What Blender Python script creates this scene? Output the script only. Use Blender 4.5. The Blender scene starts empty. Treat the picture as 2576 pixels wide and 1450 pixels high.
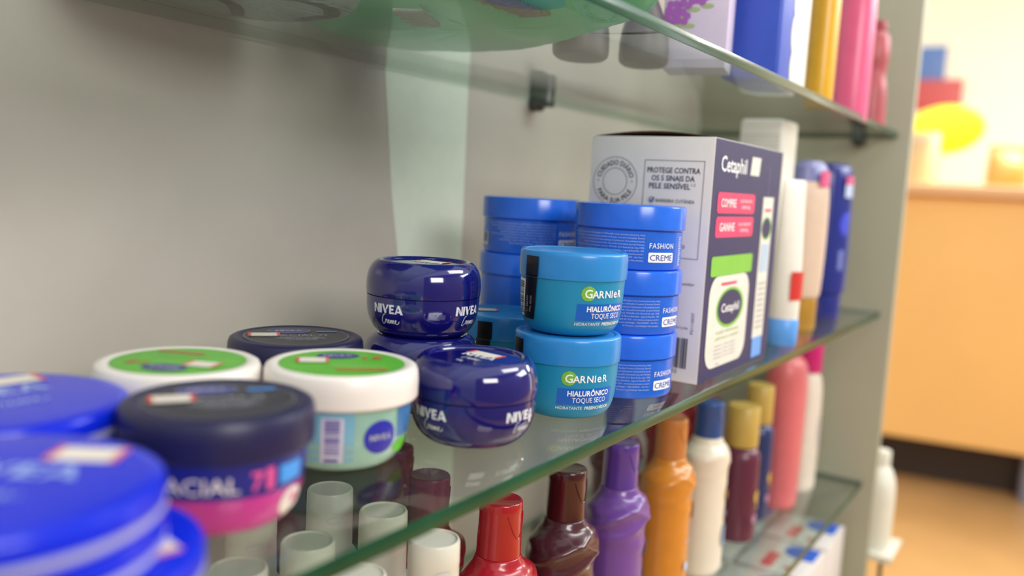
import bpy, bmesh, math, random
from mathutils import Matrix, Vector
random.seed(7)
PI = math.pi
sc = bpy.context.scene
C = sc.collection

# ------------------------------------------------------------------ camera
cam_d = bpy.data.cameras.new('camera')
cam = bpy.data.objects.new('camera', cam_d); C.objects.link(cam)
right = Vector((0.55368215, -0.83100328, 0.05356887))
down = Vector((-0.06563875, -0.10768212, -0.99201619))
fwd = Vector((0.83013712, 0.54574546, -0.11416768))
mw = Matrix.Identity(4)
for i in range(3):
    mw[i][0] = right[i]; mw[i][1] = -down[i]; mw[i][2] = -fwd[i]
mw.translation = (0, -0.24, 0.158)
cam.matrix_world = mw
cam_d.sensor_width = 36.0
cam_d.lens = 2150 / 2576 * 36.0
cam_d.clip_start = 0.01
cam_d.dof.use_dof = True
cam_d.dof.focus_distance = 0.62
cam_d.dof.aperture_fstop = cam_d.lens / 1000 / 0.0108
cam_d.dof.aperture_blades = 0
sc.camera = cam

# ------------------------------------------------------------------ view, world, lights
sc.view_settings.view_transform = 'Standard'
sc.view_settings.look = 'None'
sc.view_settings.gamma = 1.0
sc.view_settings.use_curve_mapping = False
sc.view_settings.exposure = -0.55
w = bpy.data.worlds.new('world'); sc.world = w; w.use_nodes = True
bg = w.node_tree.nodes['Background']
# soft indoor surround: dim at eye level, bright overhead
_n = w.node_tree.nodes; _l = w.node_tree.links
_tc = _n.new('ShaderNodeTexCoord'); _sx = _n.new('ShaderNodeSeparateXYZ'); _rp = _n.new('ShaderNodeValToRGB')
_l.new(_tc.outputs['Generated'], _sx.inputs[0]); _l.new(_sx.outputs['Z'], _rp.inputs['Fac']); _l.new(_rp.outputs['Color'], bg.inputs[0])
_rp.color_ramp.elements[0].position = 0.0; _rp.color_ramp.elements[0].color = (.34, .35, .36, 1)
_rp.color_ramp.elements[1].position = 0.75; _rp.color_ramp.elements[1].color = (.97, .99, 1.0, 1)
bg.inputs[1].default_value = 1.85


def area(name, loc, target, sx, sy, watt, col=(1, 1, 1)):
    d = bpy.data.lights.new(name, 'AREA'); d.shape = 'RECTANGLE'; d.size = sx; d.size_y = sy
    d.energy = watt; d.color = col
    o = bpy.data.objects.new(name, d); C.objects.link(o); o.location = loc
    o.rotation_euler = (Vector(target) - Vector(loc)).to_track_quat('-Z', 'Y').to_euler()
    return o


area('ceiling_lamp_light', (1.5, -1.1, 1.55), (1.5, -0.9, 0), 1.3, 0.5, 34, (1, .98, .94))
area('shop_window_light', (2.4, -1.7, 1.12), (0.7, 0.1, 0.0), 1.3, 0.6, 44, (.93, .97, 1))
area('shop_lamp_light', (-0.35, -1.7, 0.85), (0.75, 0.3, 0.1), 0.9, 0.5, 34, (1, .97, .92))  # added fill, brightens the back wall under the upper shelf
area('shop_hall_light', (4.7, -0.9, 1.5), (5.2, 0.0, -0.2), 1.6, 1.0, 225, (1, .94, .84))

# ------------------------------------------------------------------ materials


def lin(c):
    c = c / 255.0
    return c / 12.92 if c <= 0.04045 else ((c + 0.055) / 1.055) ** 2.4


def rgb(r, g, b): return (lin(r), lin(g), lin(b), 1)


MATS = {}


def mat(name, col, rough=0.35, var=0.04, scale=60, spec=0.5, metal=0, trans=0, sss=0, coat=0, bump=0, emit=0, alpha=1):
    if name in MATS: return MATS[name]
    m = bpy.data.materials.new(name); m.use_nodes = True
    nt = m.node_tree; N = nt.nodes; L = nt.links
    b = N['Principled BSDF']
    tc = N.new('ShaderNodeTexCoord'); no = N.new('ShaderNodeTexNoise')
    no.inputs['Scale'].default_value = scale; no.inputs['Detail'].default_value = 4
    L.new(tc.outputs['Object'], no.inputs['Vector'])
    ra = N.new('ShaderNodeValToRGB')
    c = rgb(*col)
    lo = tuple(v * (1 - var) for v in c[:3]) + (1,); hi = tuple(min(1, v * (1 + var)) for v in c[:3]) + (1,)
    ra.color_ramp.elements[0].position = .3; ra.color_ramp.elements[1].position = .7
    ra.color_ramp.elements[0].color = lo; ra.color_ramp.elements[1].color = hi
    L.new(no.outputs['Fac'], ra.inputs['Fac']); L.new(ra.outputs['Color'], b.inputs['Base Color'])
    b.inputs['Roughness'].default_value = rough
    b.inputs['Metallic'].default_value = metal
    b.inputs['Specular IOR Level'].default_value = spec
    b.inputs['Transmission Weight'].default_value = trans
    b.inputs['Coat Weight'].default_value = coat
    b.inputs['Coat Roughness'].default_value = 0.06
    if sss:
        b.inputs['Subsurface Weight'].default_value = sss
        b.inputs['Subsurface Radius'].default_value = (.004, .006, .008)
        b.inputs['Subsurface Scale'].default_value = 1.0
    if bump:
        bu = N.new('ShaderNodeBump'); bu.inputs['Strength'].default_value = bump; bu.inputs['Distance'].default_value = 0.001
        L.new(no.outputs['Fac'], bu.inputs['Height']); L.new(bu.outputs['Normal'], b.inputs['Normal'])
    if emit:
        L.new(ra.outputs['Color'], b.inputs['Emission Color']); b.inputs['Emission Strength'].default_value = emit
    MATS[name] = m
    return m


def glass_mat(name, tint, dust=0.0, ior=1.5, haze=0.0):
    """clear pane: tinted see-through plus the mirror of its outer face"""
    m = bpy.data.materials.new(name); m.use_nodes = True
    nt = m.node_tree; N = nt.nodes; L = nt.links
    N.remove(N['Principled BSDF']); out = N['Material Output']
    tr = N.new('ShaderNodeBsdfTransparent'); tr.inputs[0].default_value = tint
    gl = N.new('ShaderNodeBsdfGlossy'); gl.inputs['Roughness'].default_value = 0.02
    fr = N.new('ShaderNodeFresnel'); fr.inputs['IOR'].default_value = ior
    ge = N.new('ShaderNodeNewGeometry')
    sub = N.new('ShaderNodeMath'); sub.operation = 'SUBTRACT'; sub.inputs[0].default_value = 1
    L.new(ge.outputs['Backfacing'], sub.inputs[1])
    mu = N.new('ShaderNodeMath'); mu.operation = 'MULTIPLY'
    L.new(fr.outputs[0], mu.inputs[0]); L.new(sub.outputs[0], mu.inputs[1])
    mx = N.new('ShaderNodeMixShader')
    L.new(mu.outputs[0], mx.inputs[0]); L.new(tr.outputs[0], mx.inputs[1]); L.new(gl.outputs[0], mx.inputs[2])
    last = mx
    if dust or haze:
        di = N.new('ShaderNodeBsdfDiffuse'); di.inputs[0].default_value = (.7, .72, .7, 1)
        tc = N.new('ShaderNodeTexCoord'); no = N.new('ShaderNodeTexNoise'); no.inputs['Scale'].default_value = 420
        no.inputs['Detail'].default_value = 3
        L.new(tc.outputs['Object'], no.inputs['Vector'])
        mr = N.new('ShaderNodeMapRange'); mr.inputs['From Min'].default_value = .70; mr.inputs['From Max'].default_value = .76
        mr.inputs['To Min'].default_value = haze; mr.inputs['To Max'].default_value = dust
        L.new(no.outputs['Fac'], mr.inputs['Value'])
        m2 = N.new('ShaderNodeMath'); m2.operation = 'MULTIPLY'
        L.new(mr.outputs[0], m2.inputs[0]); L.new(sub.outputs[0], m2.inputs[1])
        mx2 = N.new('ShaderNodeMixShader')
        L.new(m2.outputs[0], mx2.inputs[0]); L.new(mx.outputs[0], mx2.inputs[1]); L.new(di.outputs[0], mx2.inputs[2])
        last = mx2
    L.new(last.outputs[0], out.inputs['Surface'])
    MATS[name] = m
    return m


# ------------------------------------------------------------------ objects
def setp(o, label=None, cat=None, group=None, kind=None):
    if label: o['label'] = label
    if cat: o['category'] = cat
    if group: o['group'] = group
    if kind: o['kind'] = kind
    return o


def thing(name, label, cat, loc=(0, 0, 0), rz=0, group=None):
    o = bpy.data.objects.new(name, None); C.objects.link(o)
    o.empty_display_size = .02
    o.location = loc; o.rotation_euler = (0, 0, rz)
    return setp(o, label, cat, group)


def obj(name, bm, m, parent=None, smooth=True, angle=35):
    me = bpy.data.meshes.new(name)
    if isinstance(bm, bmesh.types.BMesh):
        bmesh.ops.recalc_face_normals(bm, faces=bm.faces)
        bm.to_mesh(me); bm.free()
    else:
        me.from_pydata(bm[0], [], bm[1])
    for mm in (m if isinstance(m, (list, tuple)) else [m]): me.materials.append(mm)
    if smooth:
        for p in me.polygons: p.use_smooth = True
        me.set_sharp_from_angle(angle=math.radians(angle))
    me.update()
    o = bpy.data.objects.new(name, me); C.objects.link(o)
    if parent: o.parent = parent
    return o


def copy_tree(o, parent=None):
    c = o.copy(); C.objects.link(c)
    if parent: c.parent = parent
    for ch in list(o.children): copy_tree(ch, c)
    return c


def dup(o, loc, rz, label):
    c = copy_tree(o); c.location = loc; c.rotation_euler = (0, 0, rz); c['label'] = label
    return c


# ------------------------------------------------------------------ shapes
def lathe(prof, seg=72, bm=None, closed=True):
    bm = bm or bmesh.new(); rings = []
    for r, z in prof:
        if r < 1e-6: rings.append([bm.verts.new((0, 0, z))])
        else: rings.append([bm.verts.new((r * math.cos(2 * PI * i / seg), r * math.sin(2 * PI * i / seg), z)) for i in range(seg)])
    for a, b in zip(rings, rings[1:]):
        for i in range(seg):
            j = (i + 1) % seg
            if len(a) == 1 and len(b) > 1: bm.faces.new((a[0], b[i], b[j]))
            elif len(b) == 1 and len(a) > 1: bm.faces.new((a[i], a[j], b[0]))
            elif len(a) > 1: bm.faces.new((a[i], a[j], b[j], b[i]))
    return bm


def smooth_prof(pts, n=5):
    """catmull-rom through profile points"""
    out = []
    P = [pts[0]] + list(pts) + [pts[-1]]
    for k in range(1, len(P) - 2):
        p0, p1, p2, p3 = P[k - 1:k + 3]
        for i in range(n):
            t = i / n
            out.append(tuple(0.5 * (2 * p1[d] + (p2[d] - p0[d]) * t + (2 * p0[d] - 5 * p1[d] + 4 * p2[d] - p3[d]) * t * t
                                    + (3 * p1[d] - p0[d] - 3 * p2[d] + p3[d]) * t ** 3) for d in range(len(p1))))
    out.append(tuple(pts[-1]))
    return out


def box(x0, y0, z0, x1, y1, z1, bev=0.0, seg=2, bm=None):
    bm2 = bmesh.new()
    bmesh.ops.create_cube(bm2, size=1)
    for v in bm2.verts:
        v.co = Vector((x0 + (v.co.x + .5) * (x1 - x0), y0 + (v.co.y + .5) * (y1 - y0), z0 + (v.co.z + .5) * (z1 - z0)))
    if bev: bmesh.ops.bevel(bm2, geom=list(bm2.edges), offset=bev, segments=seg, affect='EDGES', profile=.5)
    if bm is None: return bm2
    me = bpy.data.meshes.new('tmp'); bm2.to_mesh(me); bm2.free(); bm.from_mesh(me); bpy.data.meshes.remove(me)
    return bm


def loft(secs, seg=64, disp=None, rows=0):
    """secs: (z, half width x, half depth y, superellipse exponent[, dx, dy]); closed top and bottom"""
    S = [tuple(s) + (0, 0) * (len(s) < 5) for s in secs]
    if rows: S = smooth_prof(S, rows)
    bm = bmesh.new(); rings = []
    for s in S:
        z, a, b, n = s[:4]; dx, dy = s[4:6]
        ring = []
        for i in range(seg):
            t = 2 * PI * i / seg; ct, st = math.cos(t), math.sin(t)
            x = a * math.copysign(abs(ct) ** (2 / n), ct); y = b * math.copysign(abs(st) ** (2 / n), st)
            if disp:
                d = disp(t, z); l = math.hypot(x, y) or 1
                x += d * x / l; y += d * y / l
            ring.append(bm.verts.new((x + dx, y + dy, z)))
        rings.append(ring)
    for a, b in zip(rings, rings[1:]):
        for i in range(seg):
            j = (i + 1) % seg; bm.faces.new((a[i], a[j], b[j], b[i]))
    bm.faces.new(rings[0][::-1]); bm.faces.new(rings[-1])
    return bm


def tube(pts, r, seg=10, closed_ends=True):
    bm = bmesh.new(); rings = []
    P = [Vector(p) for p in pts]
    for k, p in enumerate(P):
        t = (P[min(k + 1, len(P) - 1)] - P[max(k - 1, 0)]).normalized()
        a = t.orthogonal().normalized(); b = t.cross(a)
        rr = r[k] if isinstance(r, (list, tuple)) else r
        rings.append([bm.verts.new(p + rr * (math.cos(2 * PI * i / seg) * a + math.sin(2 * PI * i / seg) * b)) for i in range(seg)])
    for A, B in zip(rings, rings[1:]):
        off = min(range(seg), key=lambda o: (A[0].co - B[o].co).length)
        for i in range(seg):
            bm.faces.new((A[i], A[(i + 1) % seg], B[(i + 1 + off) % seg], B[(i + off) % seg]))
    bm.faces.new(rings[0][::-1]); bm.faces.new(rings[-1])
    return bm


# ------------------------------------------------------------------ printing: flat artwork laid on a surface
_tc = {}


def glyphs(s, bold=0.0, shear=0.0, space=1.0):
    k = (s, bold, shear, space)
    if k not in _tc:
        c = bpy.data.curves.new('lettering', 'FONT'); c.body = s; c.size = 1; c.resolution_u = 2
        c.shear = shear; c.offset = bold; c.space_character = space
        o = bpy.data.objects.new('lettering', c); me = o.to_mesh()
        V = [(v.co.x, v.co.y) for v in me.vertices]; F = [tuple(p.vertices) for p in me.polygons]
        o.to_mesh_clear(); bpy.data.objects.remove(o); bpy.data.curves.remove(c)
        _tc[k] = (V, F)
    return _tc[k]


NIV = {'N': (.92, [[(0, 0), (.25, 0), (.25, .62), (.68, 0), (.92, 0), (.92, 1), (.72, 1), (.72, .36), (.27, 1), (0, 1)]]),
       'I': (.27, [[(0, 0), (.27, 0), (.27, 1), (0, 1)]]),
       'V': (.92, [[(0, 1), (.36, 0), (.52, 0), (.92, 1), (.72, 1), (.50, .38), (.28, 1)]]),
       'E': (.62, [[(0, 0), (.62, 0), (.62, .2), (.26, .2), (.26, .4), (.57, .4), (.57, .6), (.26, .6), (.26, .8), (.62, .8), (.62, 1), (0, 1)]]),
       'A': (.98, [[(0, 0), (.2, 0), (.26, .18), (.32, .36), (.47, .74), (.47, 1), (.4, 1)], [(.98, 0), (.58, 1), (.47, 1), (.47, .74), (.62, .36), (.66, .18), (.70, 0)],
                   [(.26, .18), (.66, .18), (.62, .36), (.32, .36)]])}
CREME = [[(.62, 1.12), (.55, 1.22), (.38, 1.12), (.16, .72), (.04, .28), (.06, -.02), (.2, -.14), (.42, -.02), (.62, .22), (.72, .46), (.74, .58), (.80, .46), (.92, .52), (.95, .46),
          (.88, .2), (.9, .06), (1.02, .1), (1.2, .3), (1.3, .46), (1.22, .52), (1.12, .36), (1.1, .14), (1.2, .02), (1.36, .12), (1.52, .46), (1.56, .4), (1.5, .06), (1.54, .06), (1.7, .42), (1.78, .48), (1.8, .38), (1.74, .06), (1.78, .06),
          (1.94, .42), (2.02, .48), (2.05, .38), (1.98, .12), (2.06, .04), (2.2, .14), (2.36, .34), (2.42, .48), (2.34, .52), (2.25, .36), (2.24, .14), (2.36, .0), (2.6, .06), (2.76, .2), (2.86, .4)]]


class Print:
    def __init__(s): s.V = []; s.F = []; s.k = 0

    def add(s, V, F):
        n = len(s.V); s.k += 1; w = 4e-6 * s.k
        s.V += [tuple(p) + (w,) if len(p) == 2 else (p[0], p[1], w + p[2]) for p in V]; s.F += [tuple(i + n for i in f) for f in F]; return s

    def text(s, t, u, v, cap, align='C', bold=0.0, shear=0.0, space=1.0, width=None, arc=None):
        V, F = glyphs(t, bold, shear, space)
        k = cap / 0.72
        x0 = min(p[0] for p in V); x1 = max(p[0] for p in V)
        kx = k if width is None else width / (x1 - x0)
        ox = {'C': (x0 + x1) / 2, 'L': x0, 'R': x1}[align]
        P = [((p[0] - ox) * kx, p[1] * k) for p in V]
        if arc:       # arc=(radius, centre angle, +1 outward top / -1 bottom)
            R, a0, sg = arc
            P = [((R + sg * y) * math.cos(a0 - sg * x / R), (R + sg * y) * math.sin(a0 - sg * x / R)) for x, y in P]
        return s.add([(u + a, v + b) for a, b in P], F)

    def rect(s, u0, v0, u1, v1, nu=1, nv=1, slant=0):
        V = [(u0 + (u1 - u0) * i / nu + slant * j / nv, v0 + (v1 - v0) * j / nv) for j in range(nv + 1) for i in range(nu + 1)]
        F = [(j * (nu + 1) + i, j * (nu + 1) + i + 1, (j + 1) * (nu + 1) + i + 1, (j + 1) * (nu + 1) + i) for j in range(nv) for i in range(nu)]
        return s.add(V, F)

    def ell(s, cu, cv, ru, rv, n=48, rings=4):
        V = [(cu, cv)]; F = []
        for k in range(1, rings + 1):
            V += [(cu + ru * k / rings * math.cos(2 * PI * i / n), cv + rv * k / rings * math.sin(2 * PI * i / n)) for i in range(n)]
        for i in range(n): F.append((0, 1 + i, 1 + (i + 1) % n))
        for k in range(rings - 1):
            a = 1 + k * n; b = a + n
            for i in range(n): F.append((a + i, b + i, b + (i + 1) % n, a + (i + 1) % n))
        return s.add(V, F)

    def ring(s, cu, cv, r, wd, n=72, rv=None):
        q = (rv / r) if rv else 1
        V = []
        for i in range(n):
            c, t = math.cos(2 * PI * i / n), math.sin(2 * PI * i / n)
            V += [(cu + (r - wd / 2) * c, cv + (r - wd / 2) * t * q), (cu + (r + wd / 2) * c, cv + (r + wd / 2) * t * q)]
        return s.add(V, [(2 * i, 2 * i + 1, (2 * i + 3) % (2 * n), (2 * i + 2) % (2 * n)) for i in range(n)])

    def rrect(s, u0, v0, u1, v1, r, nu=10):
        """rounded rectangle as vertical strips so that it can wrap"""
        us = sorted(set([u0 + r * (1 - math.cos(a * PI / 12)) for a in range(7)] + [u1 - r * (1 - math.cos(a * PI / 12)) for a in range(7)]
                        + [u0 + r + (u1 - u0 - 2 * r) * i / nu for i in range(nu + 1)]))
        V = []; F = []
        for u in us:
            d = max(0, r - (u - u0), r - (u1 - u)); h = r - math.sqrt(max(0, r * r - d * d))
            V += [(u, v0 + h), (u, v1 - h)]
        for i in range(len(us) - 1): F.append((2 * i, 2 * i + 2, 2 * i + 3, 2 * i + 1))
        return s.add(V, F)

    def nivea(s, u, v, h, align='C'):
        gap = .12; wd = sum(NIV[c][0] for c in 'NIVEA') + 4 * gap * .6
        x = u - (wd * h / 2 if align == 'C' else 0)
        for c in 'NIVEA':
            for poly in NIV[c][1]: s.add([(x + a * h, v + b * h) for a, b in poly], [tuple(range(len(poly)))])
            x += (NIV[c][0] + gap * .6) * h
        return s

    def stroke(s, pts, wd, u=0, v=0, k=1, n=4):
        P = smooth_prof(pts, n); V = []
        for i, p in enumerate(P):
            a = P[max(i - 1, 0)]; b = P[min(i + 1, len(P) - 1)]
            dx, dy = b[0] - a[0], b[1] - a[1]; l = math.hypot(dx, dy) or 1
            V += [(u + k * (p[0] - dy / l * wd / 2), v + k * (p[1] + dx / l * wd / 2), i * 6e-7), (u + k * (p[0] + dy / l * wd / 2), v + k * (p[1] - dx / l * wd / 2), i * 6e-7)]
        return s.add(V, [(2 * i, 2 * i + 1, 2 * i + 3, 2 * i + 2) for i in range(len(P) - 1)])

    def creme(s, u, v, k):
        for st in CREME: s.stroke(st, .085, u - 1.4 * k, v, k, 5)
        return s

    def barcode(s, u0, v0, u1, v1, n=30, vertical=False, seed=3):
        R = random.Random(seed); t = 0; L = (v1 - v0) if vertical else (u1 - u0)
        while t < n:
            wd = R.choice((.35, .5, .9, 1.3))
            a, b = t / n, min(1, (t + wd) / n)
            if vertical: s.rect(u0, v0 + a * L, u1, v0 + b * L, 4, 1)
            else: s.rect(u0 + a * L, v0, u0 + b * L, v1)
            t += wd + R.choice((.4, .6, 1.0))
        return s

    def build(s, name, m, parent, fn):
        P = []
        for u, v, w_ in s.V:          # each pass of ink lies a hair above the one before
            p = Vector(fn(u, v)); e = 1e-4
            n = (Vector(fn(u + e, v)) - p).cross(Vector(fn(u, v + e)) - p).normalized()
            P.append(tuple(p + n * w_))
        return obj(name, (P, s.F), m, parent, smooth=False)


def on_cyl(Rf, th0, off):
    def fn(u, v):
        R = Rf(v) + off; a = th0 + u / Rf(v)
        return (R * math.cos(a), R * math.sin(a), v)
    return fn


def on_disc(z, ang, cx=0, cy=0):
    c, s_ = math.cos(ang), math.sin(ang)
    return lambda u, v: (cx + u * c - v * s_, cy + u * s_ + v * c, z)


def prof_r(prof):
    """radius of an outer wall profile at height z"""
    P = sorted([(z, r) for r, z in prof])

    def f(z):
        if z <= P[0][0]: return P[0][1]
        for (a, ra), (b, rb) in zip(P, P[1:]):
            if a <= z <= b: return ra + (rb - ra) * (z - a) / max(b - a, 1e-9)
        return P[-1][1]
    return f


# ------------------------------------------------------------------ colours used by several things
white_ink = mat('white_print', (232, 234, 242), .4)
grey_ink = mat('silver_print', (170, 172, 185), .4)
black_ink = mat('black_print', (14, 15, 18), .35)
navy_ink = mat('navy_print', (38, 40, 78), .4)
paper = mat('sticker_paper', (226, 216, 205), .55)
sticker_red = mat('sticker_red_edge', (222, 92, 78), .5)
glass = glass_mat('shelf_glass', (.89, .94, .91, 1), dust=.22, haze=.012)
glass_edge = mat('glass_cut_edge', (20, 72, 48), .22, var=.45, scale=9, spec=.25, coat=.15)
glass_back = glass_mat('glass_rear_edge', (.72, .90, .80, 1), dust=.30, haze=.30)
laminate = mat('beige_grey_laminate', (200, 194, 186), .2, var=.03, scale=14, spec=.5, bump=.02)
laminate_side = mat('grey_green_laminate', (168, 168, 148), .35, var=.02, scale=10)
metal = mat('shelf_pin_steel', (92, 94, 92), .35, metal=.8)


def price_sticker(parent, z, ang, cu, cv, wd, ht, name='price_sticker'):
    p = Print().rect(cu - wd / 2, cv - ht / 2, cu + wd / 2, cv + ht / 2, 4, 2).build(name, paper, parent, on_disc(z, ang))
    for u0 in (cu - wd / 2, cu + wd / 2 - wd * .09):
        Print().rect(u0, cv - ht / 2, u0 + wd * .09, cv + ht / 2).build('red_edge_stripe', sticker_red, p, on_disc(z + .0002, ang))
    return p


# ================================================================== the setting
def struct(name, bm, m, smooth=True):
    o = obj(name, bm, m, None, smooth); o['kind'] = 'structure'; return o


struct('wall_back', box(-.45, .325, -.95, 1.42, .345, 1.3), laminate)
struct('wall_right', box(1.42, -.012, -.95, 1.438, .345, 1.3, .001), laminate_side)
floor_m = mat('ochre_floor', (196, 152, 96), .3, var=.10, scale=3)
struct('floor', box(-2.2, -2.1, -1.0, 8.0, 3.5, -.95), floor_m)
wall_paint = mat('shop_wall_paint', (150, 144, 134), .7, var=.03, scale=3)
bm = box(-2.2, -2.1, -.95, 4.9, -2.02, 1.9)
box(5.8, -2.1, -.95, 8.0, -2.02, 1.9, bm=bm); box(4.9, -2.1, 1.15, 5.8, -2.02, 1.9, bm=bm)
struct('wall_front', bm, wall_paint)
far_paint = mat('far_wall_cream', (250, 240, 212), .7, var=.02, scale=2)
struct('wall_far', box(7.6, -2.02, -.95, 7.7, 3.4, 1.9), far_paint)
# light band on the back wall painted as a pale strip, left edge slanted
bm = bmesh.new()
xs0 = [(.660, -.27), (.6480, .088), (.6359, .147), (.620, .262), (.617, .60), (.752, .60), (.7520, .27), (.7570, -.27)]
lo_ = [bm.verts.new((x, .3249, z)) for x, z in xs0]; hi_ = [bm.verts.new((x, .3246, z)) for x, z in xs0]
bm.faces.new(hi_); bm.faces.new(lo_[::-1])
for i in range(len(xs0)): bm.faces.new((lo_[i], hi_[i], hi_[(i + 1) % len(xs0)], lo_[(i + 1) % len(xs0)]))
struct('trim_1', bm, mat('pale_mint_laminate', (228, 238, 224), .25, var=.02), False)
dg = mat('daylit_door_pane', (215, 232, 240), .3, emit=4.0)
struct('door_1', box(4.9, -2.09, -.95, 5.8, -2.06, 1.15), dg)  # glowing pane added out of view for reflections on the jars


def glass_shelf(name, label, x0, x1, y0, y1, ztop, t=.0092):
    bm = box(x0, y0, ztop - t, x1, y1, ztop, .0009, 2)
    bm.normal_update()
    for f in bm.faces: f.material_index = 0 if abs(f.normal.z) > .98 else (2 if f.normal.y > .5 else 1)
    o = obj(name, bm, [glass, glass_edge, glass_back], None, True, 30)
    return setp(o, label, 'shelf', 'glass shelves of the cabinet')


glass_shelf('glass_shelf', 'upper clear glass shelf with green edge, overhead, carrying green bag and bottles', -.4, 1.4195, .006, .3232, .276)
glass_shelf('glass_shelf', 'middle clear glass shelf carrying the blue cream jars', -.4, 1.4195, .006, .3232, 0)
glass_shelf('glass_shelf', 'lower clear glass shelf carrying the coloured lotion bottles', -.4, 1.4195, .006, .3232, -.274)
glass_shelf('glass_shelf', 'lowest glass shelf carrying printed medicine cartons', -.4, 1.4195, .006, .3232, -.548)


def pin(loc, axis, label):
    t = thing('shelf_support', label, 'bracket', loc, 0, 'steel shelf supports')
    R = {'y': Matrix.Rotation(PI / 2, 4, 'X'), 'x': Matrix.Rotation(-PI / 2, 4, 'Y')}[axis]
    b = lathe([(0, 0), (.0085, 0), (.0095, .001), (.0095, .012), (.008, .0135), (0, .0135)], 32); b.transform(R)
    obj('pin', b, metal, t)
    if axis == 'y': obj('clip', box(-.009, -.026, -.004, .009, 0, .0055, .0015), metal, t)
    else: obj('clip', box(-.026, -.009, -.004, 0, .009, .0055, .0015), metal, t)
    return t


pin((.882, .3245, .262), 'y', 'dark steel shelf support on the back wall under the upper glass shelf')
pin((.945, .3245, -.288), 'y', 'dark steel shelf support on the back wall under the lower glass shelf')
pin((1.4195, .06, .262), 'x', 'dark steel shelf support on the grey end panel under the upper shelf')

# ================================================================== middle shelf: cobalt cream jars
cobalt = mat('cobalt_plastic', (18, 16, 104), .10, var=.03, spec=.6, coat=.6)
jar_body = [(.024, 0), (.029, .0012), (.0345, .0062), (.0382, .0135), (.0397, .021), (.0400, .0292)]
jar_lid = [(.0402, .0300), (.0406, .0345), (.0403, .0405), (.0390, .0462), (.0365, .0505), (.0338, .0530), (.0318, .0535), (.0302, .0528), (.0292, .0516)]


def cobalt_jar(label, loc, rz):
    t = thing('cream_jar', label, 'jar', loc, rz, 'glossy cobalt blue cream jars')
    body = obj('body', lathe([(0, .0005), (.020, .0005)] + smooth_prof(jar_body, 4) + [(.0385, .0296), (.0385, .0299), (0, .0299)]), cobalt, t)
    lid = obj('lid', lathe([(0, .0300), (.0392, .0300)] + smooth_prof(jar_lid, 4) + [(.027, .0514), (0, .0514)]), cobalt, t)
    rf = prof_r(jar_body)
    for k in range(4):
        p = Print().nivea(0, .0190, .0062).creme(.002, .0122, .0050)
        p.build('lettering', white_ink, body, on_cyl(rf, -PI / 2 + k * PI / 2, .0002))
    tp = Print().nivea(0, .001, .0065).creme(.002, -.0075, .0052).text('97g', 0, -.016, .0028, bold=.02)
    tp.build('lid_lettering', white_ink, lid, on_disc(.0517, 0.0))
    price_sticker(lid, .05165, 0, -.002, .0125, .026, .010)
    return t


# ---- angle helper: direction from a thing towards the lens, as a rotation about z
def facing(x, y): return math.atan2(-.24 - y, 0 - x) + PI / 2      # rz that turns local -y to the viewer


D = math.radians
a0 = facing(.43, .069)
jar_front = cobalt_jar('glossy cobalt blue cream jar standing alone at front beside white-lidded jar', (.433, .0695, 0), a0 + D(-41))
a1 = facing(.470, .144)
dup(jar_front, (.470, .144, 0), a1 + D(10), 'cobalt blue cream jar at the bottom of the two-jar stack, mostly hidden')
dup(jar_front, (.470, .144, .0517), a1 + D(-37.5), 'cobalt blue cream jar on top of the two-jar stack')

# ================================================================== face cream jars
navy_lid = mat('navy_matt_plastic', (28, 26, 68), .38, var=.03)
navy_disc = mat('navy_lid_disc', (30, 30, 46), .35)
blue_oval = mat('blue_oval_print', (52, 52, 130), .35)
sky_tag = mat('sky_blue_print', (66, 150, 232), .4)
magenta = mat('magenta_cream', (196, 48, 146), .22, var=.08, scale=40, coat=.4)
label_navy = mat('label_navy_print', (34, 40, 128), .3)
pink_ink = mat('pink_print', (222, 84, 150), .4)
cream_ink = mat('cream_white_print', (236, 226, 220), .4)
face_body = [(.0255, 0), (.0310, .0020), (.0352, .0074), (.0380, .0158), (.0395, .025), (.0402, .0366)]
face_rf = prof_r(face_body)


def face_lid(parent, m, R=.0435, z0=.0366, z1=.0552):
    return obj('lid', lathe([(0, z0), (R - .001, z0), (R, z0 + .0012), (R + .0002, z0 + .009), (R - .0002, z1 - .0035), (R - .0012, z1 - .0012), (R - .0032, z1 - .0001),
                             (R - .0065, z1), (R - .0075, z1 - .0006), (0, z1 - .0006)]), m, parent)


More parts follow.
